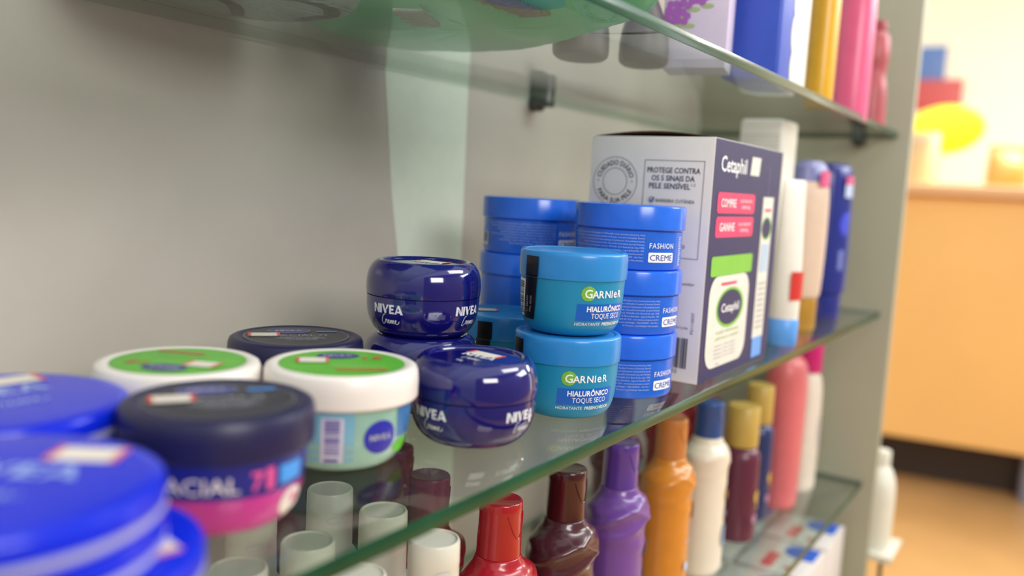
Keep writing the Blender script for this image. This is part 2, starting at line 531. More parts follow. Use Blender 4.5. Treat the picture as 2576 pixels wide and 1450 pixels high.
def night_jar(label, loc, rz):
    t = thing('face_cream_jar', label, 'jar', loc, rz, 'face cream jars with navy lids')
    body = obj('body', lathe([(0, .0004), (.02, .0004)] + smooth_prof(face_body, 4) + [(0, .0366)]), magenta, t)
    lid = face_lid(t, navy_lid)
    Print().ell(0, 0, .034, .034).build('lid_disc', navy_disc, lid, on_disc(.0548, 0))
    o = Print().ell(-.004, .0175, .0140, .0095).build('oval_emblem', blue_oval, lid, on_disc(.0550, 0))
    Print().nivea(-.004, .0155, .0044).ring(-.004, .0175, .0137, .0004, rv=.0093).build('lettering', grey_ink, o, on_disc(.0552, 0))
    p = Print().text('FACIAL', -.001, -.002, .0055, align='C', space=1.1).text('7', .0155, -.002, .0055, bold=-.01).text('EM', .0175, .001, .0018).text('1', .0190, -.002, .0055)
    p.rect(-.018, -.0046, .022, -.0044).text('UMA HIDRATAÇÃO COM AÇÃO', .001, -.0072, .0014)
    p.text('CREME NOTURNO', .002, -.0115, .0027, bold=.01).text('ULTRA LEVE', .002, -.0158, .0027, bold=.01)
    p.ring(0, 0, .0335, .0003)
    p.build('lid_lettering', grey_ink, lid, on_disc(.0551, 0))
    Print().rect(.014, .013, .0275, .0165).build('blue_tag', sky_tag, lid, on_disc(.0551, 0))
    price_sticker(lid, .0553, 0, -.0205, .0035, .020, .012)
    # printed sleeve
    Print().rect(-.118, .0200, .118, .0364, 120, 5).build('label_band', label_navy, body, on_cyl(face_rf, -PI / 2, .0002))
    Print().text('FACIAL', -.0135, .0232, .0072, bold=.005, width=.036).build('lettering', cream_ink, body, on_cyl(face_rf, -PI / 2, .0004))
    Print().text('7', .0125, .0232, .0085, bold=.03).rect(.0165, .0222, .0205, .0325, 3, 2).build('pink_lettering', pink_ink, body, on_cyl(face_rf, -PI / 2, .0004))
    Print().rect(.0235, .0232, .0385, .0320, 12, 2).build('blue_tag', sky_tag, body, on_cyl(face_rf, -PI / 2, .0005))
    e = Print().ell(.0330, .0115, .0085, .0078)
    e.build('flower_patch', cream_ink, body, on_cyl(face_rf, -PI / 2, .0005))
    e = Print()
    for k in range(5): e.ell(.0345 + .0018 * math.cos(k * 1.257), .0135 + .0018 * math.sin(k * 1.257), .0013, .0013, 12, 2)
    e.build('flower_print', pink_ink, body, on_cyl(face_rf, -PI / 2, .0007))
    return t


n1 = night_jar('navy-lidded face cream jar with magenta body in the front foreground', (.2495, .0820, 0), facing(.2495, .082) + D(6))
dup(n1, (.387, .182, 0), facing(.387, .182) + D(4), 'navy-lidded face cream jar at the back beside the cobalt stack')

white_lid = mat('white_lid_plastic', (236, 228, 222), .3, var=.02, sss=.15)
green_disc = mat('green_lid_disc', (88, 176, 40), .35, var=.06)
red_ink = mat('red_print', (196, 84, 66), .4)
pale_green_ink = mat('pale_green_print', (150, 206, 110), .4)
aqua_gel = mat('aqua_gel_body', (150, 190, 178), .12, var=.10, scale=25, sss=.5, coat=.5)
aqua_label = mat('light_blue_label', (120, 178, 206), .25)
leaf_green = mat('leaf_green_print', (96, 200, 50), .35)
circle_blue = mat('royal_circle_print', (44, 46, 170), .3)
barcode_paper = mat('lilac_white_label', (206, 204, 226), .4)
lilac_ink = mat('violet_bar_print', (104, 96, 170), .4)


def gel_jar(label, loc, rz):
    t = thing('gel_cream_jar', label, 'jar', loc, rz, 'gel cream jars with green-topped white lids')
    body = obj('body', lathe([(0, .0004), (.02, .0004)] + smooth_prof(face_body, 4) + [(0, .0366)]), aqua_gel, t)
    lid = face_lid(t, white_lid)
    Print().ell(0, 0, .0355, .0355).build('lid_disc', green_disc, lid, on_disc(.0548, 0))
    o = Print().ell(-.002, .0185, .0125, .0085).build('oval_emblem', blue_oval, lid, on_disc(.0550, 0))
    Print().nivea(-.002, .0165, .0042).build('lettering', grey_ink, o, on_disc(.0552, 0))
    Print().text('7', .0135, .008, .0065, bold=.03).rect(.0175, .009, .022, .0115).ell(.021, .0135, .0028, .002).rect(-.004, -.0215, .024, -.018).build('lid_red_print', red_ink, lid, on_disc(.0551, 0))
    Print().rect(-.006, -.0145, .024, -.0125).text('HIDRATANTE', .006, -.009, .0034).build('lid_pale_print', pale_green_ink, lid, on_disc(.0551, 0))
    price_sticker(lid, .0553, 0, -.0165, .0050, .018, .013)
    Print().rect(-.032, .0075, .006, .0364, 20, 5).build('blue_label', aqua_label, body, on_cyl(face_rf, -PI / 2, .0002))
    b = Print().rect(-.0115, .0070, .0005, .0330, 6, 5).build('barcode_label', barcode_paper, body, on_cyl(face_rf, -PI / 2, .0004))
    Print().barcode(-.0095, .0120, -.0015, .0320, 22, True, 5).rect(-.0095, .0075, -.002, .0095, 3, 1).build('bars', lilac_ink, b, on_cyl(face_rf, -PI / 2, .0006))
    c = Print().ell(.0215, .0205, .0102, .0098).build('round_emblem', circle_blue, body, on_cyl(face_rf, -PI / 2, .0003))
    Print().nivea(.0215, .0190, .0034).build('lettering', grey_ink, c, on_cyl(face_rf, -PI / 2, .0005))
    Print().rect(.0335, .0180, .052, .0360, 12, 4).build('blue_patch', mat('mid_blue_print', (60, 116, 176), .3), body, on_cyl(face_rf, -PI / 2, .0003))
    Print().ell(.0400, .0120, .0085, .0045).build('leaf_print', leaf_green, body, on_cyl(face_rf, -PI / 2, .0005))
    return t


g1 = gel_jar('white-lidded gel jar with green lid disc, aqua body beside the lone cobalt jar', (.349, .1025, 0), facing(.349, .1025) + D(2))
dup(g1, (.2865, .1645, 0), facing(.2865, .1645) + D(150), 'white-lidded gel jar with green lid disc at the back left, body hidden')

# ================================================================== flat blue tins
tin_blue = mat('royal_blue_enamel', (8, 38, 208), .25, var=.03, spec=.35, coat=.12)
tin_rim = mat('tin_rim_aluminium', (176, 178, 222), .3, metal=.2)


def tin(label, loc, rz, art, stick=True):
    t = thing('cream_tin', label, 'tin', loc, rz, 'flat royal blue cream tins')
    R = .0560
    obj('rim', lathe([(0, 0), (R - .003, 0), (R - .0008, .0006), (R + .0004, .0022), (R + .0002, .0042), (R - .002, .0045), (0, .0045)], 96), tin_rim, t)
    lid = obj('lid', lathe([(0, .0045), (R - .0006, .0045), (R, .0050), (R, .0100), (R - .0008, .0118), (R - .0028, .0128), (R - .007, .0130), (R * .5, .01305), (0, .0131)], 96), tin_blue, t)
    if art:
        p = Print().nivea(0, .004, .0135).creme(.004, -.016, .0095)
        p.build('lid_lettering', mat('pale_blue_white_print', (150, 172, 232), .3), lid, on_disc(.01325, 0))
    if stick: price_sticker(lid, .01330, 0, .020, .030, .026, .016)
    return t


ft = facing(.139, .049)
tA = tin('flat royal blue tin on top of the nearest stack at the lower left', (.1353, .0545, .0393), ft - D(28), True)
tB = dup(tA, (.1353, .0545, .0262), ft, 'flat blue tin second from top of the nearest stack at the lower left')
tC = dup(tA, (.1480, .0490, .0131), ft - D(75), 'flat blue tin third from top of the nearest stack, sticking out right with sticker')
tD = dup(tA, (.1375, .053, 0), ft, 'flat blue tin at the bottom of the nearest stack, hidden below the others')
f2 = facing(.182, .164)
tE = dup(tA, (.1865, .1575, .0393), f2 + D(20), 'flat blue tin topping the rear stack at the left edge, dull lettering')
for k, lb in enumerate(('lowest flat blue tin of the rear stack at the left edge', 'flat blue tin second from bottom of the rear left stack', 'flat blue tin under the top one of the rear left stack')):
    dup(tA, (.1865 + .001 * k, .1575, .0131 * k), f2 + D(50 * k), lb)

# ================================================================== turquoise moisturiser jars
turq_lid = mat('turquoise_lid_plastic', (44, 138, 212), .26, var=.04, scale=90, sss=.25)
turq_body = mat('turquoise_body_plastic', (22, 138, 184), .36, var=.03, sss=.25)
grad_blue = mat('royal_blue_label', (12, 96, 200), .3, var=.12, scale=30)
leafy = mat('lime_green_print', (122, 184, 64), .4, var=.2, scale=500)
pure_white = mat('bright_white_print', (246, 248, 252), .35)
moist_body = [(.0235, 0), (.0285, .0016), (.0322, .0062), (.0342, .0130), (.0352, .022), (.0360, .0385)]
moist_rf = prof_r(moist_body)
moist_lid_p = [(.0366, .0386), (.0370, .0396), (.0372, .048), (.0369, .0545), (.0362, .0562), (.0345, .0570)]
moist_all = prof_r(moist_body + moist_lid_p)


def moist_jar(label, loc, rz, sticker=False):
    t = thing('moisturiser_jar', label, 'jar', loc, rz, 'turquoise moisturiser jars')
    body = obj('body', lathe([(0, .0004), (.019, .0004)] + smooth_prof(moist_body, 4) + [(0, .0385)]), turq_body, t)
    lid = obj('lid', lathe([(0, .0386), (.0360, .0386)] + smooth_prof(moist_lid_p, 3) + [(.033, .0568), (.032, .0562), (.031, .0564), (0, .0566)]), turq_lid, t)
    th = -PI / 2
    Print().rect(-.0195, .0120, .0225, .0234, 20, 3).build('blue_panel', grad_blue, body, on_cyl(moist_rf, th, .0002))
    Print().ell(-.0125, .0305, .0050, .0050).build('leaf_emblem', leafy, body, on_cyl(moist_rf, th, .0003))
    p = Print()
    p.text('G', -.0125, .0277, .0058, bold=.012).text('A', -.0075, .0277, .0050, bold=.012).text('R', -.0030, .0277, .0050, bold=.012)
    p.text('N', .0020, .0277, .0050, bold=.012).text('I', .0058, .0277, .0050, bold=.012).text('e', .0092, .0277, .0060, bold=.010).text('R', .0142, .0277, .0050, bold=.012)
    p.text('HIALURÔNICO', .0030, .0184, .0037, bold=.026, width=.0315).text('TOQUE SECO', .0035, .0136, .0037, bold=-.002, width=.0255)
    p.text('HIDRATANTE', -.0105, .0087, .0022, width=.0175).text('PREENCHEDOR', .0103, .0087, .0022, bold=.022, width=.0205)
    p.build('lettering', pure_white, body, on_cyl(moist_rf, th, .0005))
    # back label with barcode, tamper strip running over lid and body
    b = Print().rect(-.0735, .0105, -.0600, .0365, 8, 6).build('barcode_label', pure_white, body, on_cyl(moist_rf, th, .0003))
    Print().barcode(-.0725, .0125, -.0632, .0352, 34, True, 9).text('7898123456789', -.0618, .0135, .0011, 'L').build('bars', black_ink, b, on_cyl(moist_rf, th, .0005))
    s = Print().rect(-.0610, .0095, -.0490, .0530, 8, 24)
    s.build('tamper_strip', black_ink, body, on_cyl(moist_all, th, .0007))
    V, F = glyphs('L.  58A309'); V2, F2 = glyphs('VAL. 03/29')
    p = Print()
    k = .0018 / .72
    p.add([(-.0562 - y * k, .0145 + x * k) for x, y in V], F); p.add([(-.0525 - y * k, .0145 + x * k) for x, y in V2], F2)
    p.build('date_lettering', grey_ink, body, on_cyl(moist_all, th, .0010))
    if sticker: price_sticker(lid, .0572, D(-50), -.0155, .0040, .018, .011)
    return t


fm = facing(.536, .0615)
m1 = moist_jar('turquoise moisturiser jar at the bottom of the front pair', (.536, .0615, 0), fm + D(24))
m1.scale = (1.045, 1.045, 1.03)
dup(m1, (.5375, .0613, .0589), fm + D(38), 'turquoise moisturiser jar on top of the front pair, black seal strip showing')
m3 = moist_jar('turquoise moisturiser jar alone in the shade behind, white price sticker on lid', (.580, .145, 0), facing(.58, .145) + D(60), True)
m3.scale = (1.045, 1.045, 1.03)

# ================================================================== tall stacks of styling cream pots
pot_blue = mat('pot_blue_plastic', (34, 104, 222), .24, var=.04, scale=120)
pot_lid_m = mat('pot_lid_blue_plastic', (36, 108, 232), .20, var=.04, scale=120)
pot_blue_ink = mat('pot_blue_print', (30, 70, 170), .4)
pale_ink = mat('pale_blue_print', (190, 206, 240), .4)
ING = ['Phenoxyethanol (Fenoxietanol), Ethylhexylglycerin (Etilhexilglicerina), Limonene (Limoneno), Hexyl',
       'Cinnamal (Hexil Cinamal), Benzyl Salicylate (Salicilato de Benzila), Coumarin (Cumarina), Geraniol',
       '(Geraniol), Linalool (Linalol), Hydroxyisohexyl 3-Cyclohexene Carboxaldehyde (Lyral),',
       'Butylphenyl Methylpropional (Lilial), Citronellol (Citronelol), Ascorbyl Palmitate',
       '(Palmitato de Ascorbila), Citric Acid (Ácido Cítrico). TITULAR: J.H.S. Bessa & Cia. Ltda. CNPJ:',
       'Rua Francisco Borges Nº 125 Martins Guimarães - Lagoa da Prata MG - CEP:',
       'Indústria Brasileira - Telefone: 0800 591 5191 - www.fashioncosmeticos.com.br /',
       'Químico Responsável: Luiz Borges – CRQ 02200347 – Aut. Func. /',
       'Nº Processo / Lote/Validade: Vide marcação.']


def cream_pot(label, loc, rz):
    t = thing('styling_cream_pot', label, 'pot', loc, rz, 'blue styling cream pots in two stacks')
    R = .0408
    body = obj('body', lathe([(0, .0005), (.036, .0005), (.0385, 0), (.0400, .0008), (.0407, .0030), (R, .0290), (.0395, .0292), (.0395, .0302), (0, .0302)], 96), pot_blue, t)
    obj('lid', lathe([(0, .0302), (.0418, .0302), (.0425, .0308), (.0425, .0466), (.0421, .0478), (.0410, .0484), (.0385, .0485), (0, .0482)], 96), pot_lid_m, t)
    rf = lambda z: R
    th = -PI / 2
    p = Print()
    for i, s in enumerate(ING): p.text(s, .0135, .0258 - i * .00235, .00118, 'R', width=[.062, .060, .052, .049, .060, .045, .050, .040, .028][i])
    p.build('small_print', pale_ink, body, on_cyl(rf, th, .00025))
    c = Print().rrect(.0170, .0065, .0400, .0138, .0010, 16)
    cp = c.build('name_panel', pure_white, body, on_cyl(rf, th, .0002))
    Print().text('CREME', .0285, .0079, .0046, bold=0.0, width=.0205).build('panel_lettering', pot_blue_ink, cp, on_cyl(rf, th, .0005))
    Print().text('FASHION', .0285, .0170, .0040, bold=.004, width=.0222, space=1.15).build('lettering', pure_white, body, on_cyl(rf, th, .00025))
    b = Print().rect(-.0625, .0060, -.0515, .0180, 6, 1).build('barcode_label', mat('pale_lilac_label', (196, 200, 226), .4), body, on_cyl(rf, th, .0002))
    Print().barcode(-.0610, .0090, -.0530, .0170, 22).build('bars', navy_ink, b, on_cyl(rf, th, .0004))
    q = Print()
    for k in range(3): q.stroke([(-.0600 + .0022 * math.cos(2.09 * k + a), .0225 + .0022 * math.sin(2.09 * k + a)) for a in (0, .5, 1.0, 1.5)], .0006)
    q.build('recycling_mark', pale_ink, body, on_cyl(rf, th, .0003))
    q = Print()
    for k in range(16): q.rect(.0475, .0040 + k * .0014, .0475 + (.004 if k % 3 else .005), .0047 + k * .0014, 2, 1)
    q.build('side_print', pale_ink, body, on_cyl(rf, th, .0003))
    return t


xs, ys = .634, .0660
fp = facing(xs, ys)
p1 = cream_pot('blue styling cream pot at the bottom of the right three-pot stack', (xs - .001, ys, 0), fp + D(16))
p1.scale = (1.06, 1.06, 1.041)
dup(p1, (xs, ys - .0005, .0506), fp + D(20), 'blue styling cream pot in the middle of the right three-pot stack')
dup(p1, (xs + .001, ys + .0005, .1012), fp - D(2), 'blue styling cream pot on top of the right three-pot stack, white name panel facing')
xl, yl = .671, .184
fl = facing(xl, yl)
dup(p1, (xl, yl, 0), fl + D(0), 'shaded blue styling cream pot at the bottom of the left stack, hidden')
dup(p1, (xl - .0005, yl, .0506), fl + D(103), 'shaded blue styling cream pot in the middle of the left stack, recycling mark showing')
dup(p1, (xl, yl, .1012), fl + D(12), 'shaded blue styling cream pot on top of the left stack, dense small print')

# ================================================================== large skin care carton
card = mat('warm_white_carton', (236, 230, 228), .5, var=.02)
card_inner = mat('brown_card_inside', (96, 66, 46), .8)
navy_card = mat('navy_carton_print', (34, 32, 88), .45, var=.03)
hot_pink = mat('hot_pink_print', (244, 36, 104), .35)
box_green = mat('apple_green_print', (120, 194, 48), .35)
pack_white = mat('pack_white_print', (222, 222, 214), .35)
soft_blue = mat('light_blue_print', (92, 160, 238), .35)
bx, by, bd, bw, bh = .690, .0195, .116, .192, .2105
ct = thing('carton', 'large white and navy skin care carton standing beside the right pot stack', 'box', (bx, by, 0))
obj('body', box(0, 0, .0002, bw, bd, bh, .0007, 2), card, ct, True)
bm = bmesh.new()
V = []
for i in range(13):
    u = i / 12; V.append([bm.verts.new((.001 + 0.0 * u, .002 + (bd - .004) * u, bh + .0002 + .0045 * math.sin(PI * u))), bm.verts.new((bw - .002, .002 + (bd - .004) * u, bh + .0002))])
for a, b in zip(V, V[1:]): bm.faces.new((a[0], b[0], b[1], a[1]))
fl_ = obj('top_flap', bm, [card, card_inner], ct)
so = fl_.modifiers.new('thick', 'SOLIDIFY'); so.thickness = .0006; so.offset = -1; so.material_offset_rim = 1; so.material_offset = 1


def FX(off): return lambda u, v: (u, -off, v)                        # navy front, u along x
def LX(off): return lambda u, v: (-off, u, v)                        # white end, u = depth (mirrored)


def LT(off, y0, z0): return lambda u, v: (-off, y0 - by - u, z0 + v)


fr = Print().rect(.0008, .0006, bw - .0008, bh - .0006).build('navy_front', navy_card, ct, FX(.0003))
Print().text('Cetaphil', .0495, .1835, .0135, bold=.012, width=.066).build('logo_lettering', pure_white, fr, FX(.0006))
Print().rect(.0935, .1830, .1190, .2000, 2, 2, .003).build('white_square', pack_white, fr, FX(.0006))
vt = Print(); V, F = glyphs('PELE SENSÍVEL'); k = .0050 / .72
vt.add([(.1545 - y * k, .1660 + x * k * .62) for x, y in V], F); vt.build('side_lettering', mat('mauve_print', (104, 100, 152), .4), fr, FX(.0006))
for zz, s1 in ((.1475, 'COMPRE'), (.1265, 'GANHE')):
    b = Print().rrect(.0140, zz, .1130, zz + .0180, .004).build('pink_button', hot_pink, fr, FX(.0006))
    Print().text(s1, .042, zz + .0055, .0075, bold=.012, width=.038).text('LOÇÃO HIDRATANTE', .088, zz + .0100, .0028, width=.034).text('CREME 80g', .088, zz + .0045, .0028, width=.024).build('button_lettering', pure_white, b, FX(.0009))
bt = Print().rrect(.0125, .0100, .1170, .0922, .018).build('bottle_picture', pack_white, fr, FX(.0006))
Print().rrect(.0110, .0925, .1195, .1100, .003).build('green_cap_picture', box_green, bt, FX(.0007))
Print().ell(.0680, .0625, .0360, .0185).build('green_oval', box_green, bt, FX(.0008))
Print().ell(.0670, .0628, .0315, .0160).build('navy_oval', navy_card, bt, FX(.0010))
Print().text('Cetaphil', .0670, .0590, .0080, bold=.012, width=.046).build('oval_lettering', pure_white, bt, FX(.0012))
Print().rect(.040, .0835, .080, .0860).build('red_line', hot_pink, bt, FX(.0009))
q = Print()
q.text('Loção Hidratante', .066, .0400, .0034, width=.060).text('pele seca e sensível', .066, .0345, .0034, width=.060)
q.build('green_lettering', mat('pale_green_text', (160, 200, 120), .4), bt, FX(.0009))
q = Print()
for i in range(4): q.text('Hidratação por 48h sem fragrância', .062, .0285 - i * .0036, .0020, width=.056)
q.text('473ml', .045, .0115, .0024); q.build('grey_lettering', mat('grey_text', (168, 170, 172), .4), bt, FX(.0009))
tb = Print().rect(.1390, .0240, .1720, .1640).build('tube_picture', pack_white, fr, FX(.0006))
Print().rect(.1400, .0050, .1700, .0250).build('tube_cap_picture', soft_blue, tb, FX(.0008))
Print().ell(.1560, .1335, .0150, .0115).build('green_oval', box_green, tb, FX(.0008))
Print().ell(.1550, .1335, .0130, .0098).build('navy_oval', navy_card, tb, FX(.0010))
Print().rect(.146, .1500, .166, .1525).build('red_line', hot_pink, tb, FX(.0009))
Print().rect(.1440, .0900, .1680, .1180).build('pale_panel', mat('pale_sky_print', (178, 200, 224), .4), tb, FX(.0008))
q = Print()
for i in range(9): q.rect(.145, .034 + i * .0055, .167, .0358 + i * .0055)
q.build('grey_lettering', MATS['grey_text'], tb, FX(.0009))
# end face: circle seal, framed claims, barcode
rr = .0215
e = Print().ring(0, 0, rr, .0004).ring(0, 0, .0118, .0004)
e.text('CUIDADO DIÁRIO', 0, 0, .0045, bold=.010, arc=(.0145, PI / 2, 1), width=.0390)
e.text('PARA SUA PELE', 0, 0, .0045, bold=.010, arc=(.0190, -PI / 2, -1), width=.0430)
e.ell(-.0166, .0004, .0006, .0006, 12, 1).ell(.0166, .0004, .0006, .0006, 12, 1)
e.build('round_seal', navy_ink, ct, LT(.0003, .1100, .1705))
e = Print()
for a in ((0, 0, .0550, .0004), (0, .0826, .0550, .0830), (0, 0, .0004, .083), (.0546, 0, .0550, .083)): e.rect(*a)
e.text('PROTEGE CONTRA', .0272, .0722, .0048, bold=.010, width=.0485).text('OS 5 SINAIS DA', .0272, .0655, .0048, bold=.010, width=.0395).text('PELE SENSÍVEL', .0245, .0588, .0048, bold=.010, width=.0380).text('1-3', .0460, .0615, .0024)
e.text('BARREIRA CUTÂNEA', .0305, .0470, .0030, bold=0.0, width=.0355)
e.stroke([(.0070, .0488), (.0085, .0472), (.0112, .0510)], .0008)
for i, s in enumerate(('SECURA', 'IRRITAÇÃO', 'ASPEREZA', 'REPUXAMENTO')): e.text(s, .0130, .0370 - i * .0095, .0030, 'L', bold=.014); e.stroke([(.0070, .0388 - i * .0095), (.0085, .0372 - i * .0095), (.0112, .0410 - i * .0095)], .0008)
e.build('claims_panel', navy_ink, ct, LT(.0004, .0820, .1073))
Print().ell(.0085, .0488, .0030, .0030, 24, 2).build('check_dot', mat('pale_violet_print', (176, 176, 208), .4), ct, LT(.0003, .0820, .1073))
e = Print().text('Serviço de Atendimento ao Consumidor', .0540, .0846, .0026, 'R', width=.066).text('0800 7014 016 / sac@galderma.com', .0385, .0795, .0026, 'R', bold=.015, width=.048).text('www.cetaphil.com.br', .0345, .0742, .0026, 'R', bold=.015, width=.034)
e.text('Fab. por Galderma Brasil Ltda', .0510, .0470, .0020, 'R', width=.048)
V, F = glyphs('P21110537', 0.0); k = .0026 / .72
e.add([(.0560 - y * k, .0430 + x * k * 1.15) for x, y in V], F)
bc = Print().barcode(.0150, .0125, .0520, .0390, 42, False, 21).text('7 896011 101532', .0440, .0080, .0033, 'R', width=.040)
bc.build('barcode', mat('dark_grey_print', (62, 62, 70), .4), ct, LT(.0004, .0820, .0))
e.build('small_print', mat('dark_grey_print', (62, 62, 70), .4), ct, LT(.0004, .0820, .0))

# ================================================================== goods behind the carton
white_card = mat('off_white_carton', (226, 224, 214), .4, var=.02)
wb = thing('carton', 'tall plain white carton standing behind the navy and white carton', 'box', (1.0, .056, 0))
obj('body', box(0, 0, .0002, .062, .052, .2560, .005, 3), white_card, wb)
q = Print()
for i in range(5): q.rect(.004, .236 - i * .0045, .048, .238 - i * .0045)
q.build('top_print', mat('faint_grey_print', (200, 200, 194), .5), wb, lambda u, v: (-.0003, .052 - u, v))
tb2 = thing('lotion_tube', 'white lotion tube with red square and light blue cap, beside tall white carton', 'tube', (.976, .031, 0), D(-20))
obj('body', loft([(.030, .0165, .0165, 2), (.06, .018, .0155, 2), (.12, .0195, .011, 2), (.175, .0205, .004, 2), (.186, .0205, .0012, 2)], 48, rows=3), white_card, tb2)
obj('cap', lathe([(0, 0), (.0165, 0), (.0172, .001), (.0172, .029), (.0165, .030), (0, .030)], 40), soft_blue, tb2)
Print().rect(-.010, .052, .010, .084, 6, 2).build('red_square', mat('red_square_print', (206, 52, 46), .4), tb2, lambda u, v: (.019 * math.sin(u / .016) * 1.0, -.0166 * math.cos(u / .019), v))
skin = mat('beige_lotion_plastic', (214, 190, 170), .35, var=.03)
gold = mat('gold_cap_plastic', (176, 132, 48), .35, var=.05)
lil = mat('lilac_grey_plastic', (120, 124, 176), .35)
pk = mat('rose_pink_plastic', (214, 92, 140), .35)
bl = thing('lotion_bottle', 'beige lotion bottle standing on gold cap, pink and lilac shoulder', 'bottle', (1.115, .052, 0), D(-25))
obj('cap', loft([(0, .0235, .017, 2.6), (.002, .0245, .018, 2.6), (.040, .0245, .018, 2.6), (.042, .023, .0165, 2.6)], 40), gold, bl)
obj('body', loft([(.042, .024, .0175, 2.5), (.05, .028, .020, 2.5), (.11, .030, .021, 2.5), (.170, .029, .020, 2.5), (.188, .026, .017, 2.5)], 40, rows=3), skin, bl)
obj('shoulder', loft([(.188, .026, .017, 2.5), (.206, .025, .016, 2.5), (.214, .016, .010, 2.4)], 40), lil, bl)
Print().rect(-.004, .182, .020, .202, 6, 2).build('pink_print', pk, bl, lambda u, v: (u, -.0205 + .012 * (u / .03) ** 2, v))
nb = mat('navy_bottle_plastic', (34, 46, 132), .28, var=.03)
n2 = thing('lotion_bottle', 'navy blue lotion bottle standing near the grey end panel', 'bottle', (1.268, .058, 0), D(-25))
obj('cap', loft([(0, .0255, .018, 2.6), (.002, .0265, .019, 2.6), (.034, .0265, .019, 2.6), (.036, .025, .0175, 2.6)], 40), nb, n2)
obj('body', loft([(.036, .027, .0195, 2.5), (.045, .031, .022, 2.5), (.12, .032, .022, 2.5), (.190, .030, .020, 2.5), (.214, .026, .016, 2.5), (.219, .018, .011, 2.3)], 40, rows=3), nb, n2)


def fz(u, v): return (u, -.0226 + .012 * (u / .032) ** 2, v)


Print().ell(.006, .135, .013, .017).build('blue_oval', mat('bright_blue_print', (64, 78, 216), .35), n2, fz)
Print().rect(-.002, .172, .018, .190, 5, 2).build('white_print', pale_ink, n2, fz)
Print().rect(-.002, .190, .020, .202, 5, 2).build('magenta_print', pk, n2, fz)
Print().rect(-.004, .070, .016, .098, 5, 2).build('pale_print', mat('dusty_blue_print', (110, 124, 190), .4), n2, fz)

# ================================================================== lower shelf: lotion bottles
ZL = -.274


def drape(t, z, H):
    """raised ribbons running round the shoulder of the bottle"""
    d = 0
    zr = H - .060
    t = (t + PI / 2 + PI) % (2 * PI) - PI      # 0 at the front
    for c0, sl, w_, A in ((.05, .013, .0042, .0022), (.4, -.018, .0036, .0020), (-1.6, .012, .0045, .0020), (2.4, -.012, .004, .0018)):
        zc = zr - .006 + sl * math.sin(t - c0) - .006 * math.cos(t * .5 - c0)
        d += A * math.exp(-((z - zc) / w_) ** 2)
    zc = zr - .020 - .016 * math.cos(t - .35)
    if abs(t - .35) < 1.7: d += .0016 * math.exp(-((z - zc) / .004) ** 2) * math.cos((t - .35) / 1.7 * PI / 2)
    return d


def swirl_bottle(label, loc, rz, m, mc, art=None, H=.207, relief=1.0, group='lotion bottles with sculpted shoulders'):
    t = thing('lotion_bottle', label, 'bottle', loc, rz, group)
    a, b = .0335, .0260
    S = [(0, a * .80, b * .80, 2.3), (.004, a * .93, b * .93, 2.3), (.015, a * .97, b * .97, 2.2), (.08, a * .94, b * .94, 2.1), (H - .085, a * .96, b * .96, 2), (H - .068, a, b, 2), (H - .060, a * .97, b * .97, 2), (H - .053, a * .78, b * .82, 2), (H - .048, .0205, .0185, 2), (H - .0425, .0172, .0168, 2), (H - .0415, .0150, .0150, 2)]
    body = obj('body', loft(S, 96, lambda th, z: relief * drape(th, z, H) if .03 < z < H - .045 else 0, rows=7), m, t, True, 60)
    cap = obj('cap', lathe([(0, H - .0418), (.0160, H - .0418), (.0166, H - .0412), (.0160, H - .009), (.0162, H - .0085), (.0160, H - .0015), (.0155, H - .0005), (.0150, H - .0002), (.0138, H - .0007), (0, H - .0012)], 56), mc, t)
    obj('thumb_tab', tube([(.0164 * math.cos(x), .0164 * math.sin(x), H - .009 - .0175 * max(0, math.sin((x + PI / 2 + .62) / 1.24 * PI))) for x in [-PI / 2 - .62 + 1.24 * i / 16 for i in range(17)]], .00045, 6), mc, cap)
    if art: art(t, body, a, b, H)
    return t


def on_ell(a, b, off):
    def fn(u, v):
        th = -PI / 2 + u / (a * .97)
        return ((a * .97 + off) * math.cos(th), (b * .97 + off) * math.sin(th), v)
    return fn


gold_ink = mat('gold_print', (206, 166, 70), .35)


def art_full(t, body, a, b, H):
    l = Print().rect(.022, .030, .036, H - .125, 6, 12).build('side_label', mat('pale_lilac_label_film', (190, 180, 226), .3), body, on_ell(a, b, .0012))
    Print().text('PAIXÃO', -.004, H - .158, .0105, bold=.004, shear=.35, width=.040).build('gold_lettering', gold_ink, body, on_ell(a, b, .0016))
    Print().text('Óleo Hidratante', -.002, H - .128, .0026, shear=.2, width=.024).build('small_lettering', pale_ink, body, on_ell(a, b, .0016))
    s = Print().rect(.014, H - .112, .026, H - .095, 5, 2).build('price_sticker', paper, body, on_ell(a, b, .0022))
    Print().rect(.014, H - .112, .026, H - .110, 5, 1).build('red_edge_stripe', sticker_red, s, on_ell(a, b, .0024))


def art_small(t, body, a, b, H):
    Print().text('Loção Corporal', .004, H - .128, .0024, shear=.2, width=.020).text('óleo de amêndoas', .002, H - .172, .0026, width=.026).rect(-.004, H - .158, .004, H - .150, 3, 1).build('small_lettering', pale_ink, body, on_ell(a, b, .0016))
    s = Print().rect(.016, H - .110, .027, H - .092, 5, 2).build('price_sticker', paper, body, on_ell(a, b, .0022))
    Print().rect(.016, H - .110, .027, H - .108, 5, 1).build('red_edge_stripe', sticker_red, s, on_ell(a, b, .0024))
    Print().rect(.028, .030, .038, H - .125, 5, 12).build('side_label', MATS.get('pale_pink_film') or mat('pale_pink_film', (226, 190, 190), .3), body, on_ell(a, b, .0012))


def art_dark(t, body, a, b, H):
    s = Print().rect(.020, H - .140, .030, H - .112, 5, 2).build('price_sticker', paper, body, on_ell(a, b, .0022))
    Print().rect(.020, H - .140, .030, H - .138, 5, 1).build('red_edge_stripe', sticker_red, s, on_ell(a, b, .0024))


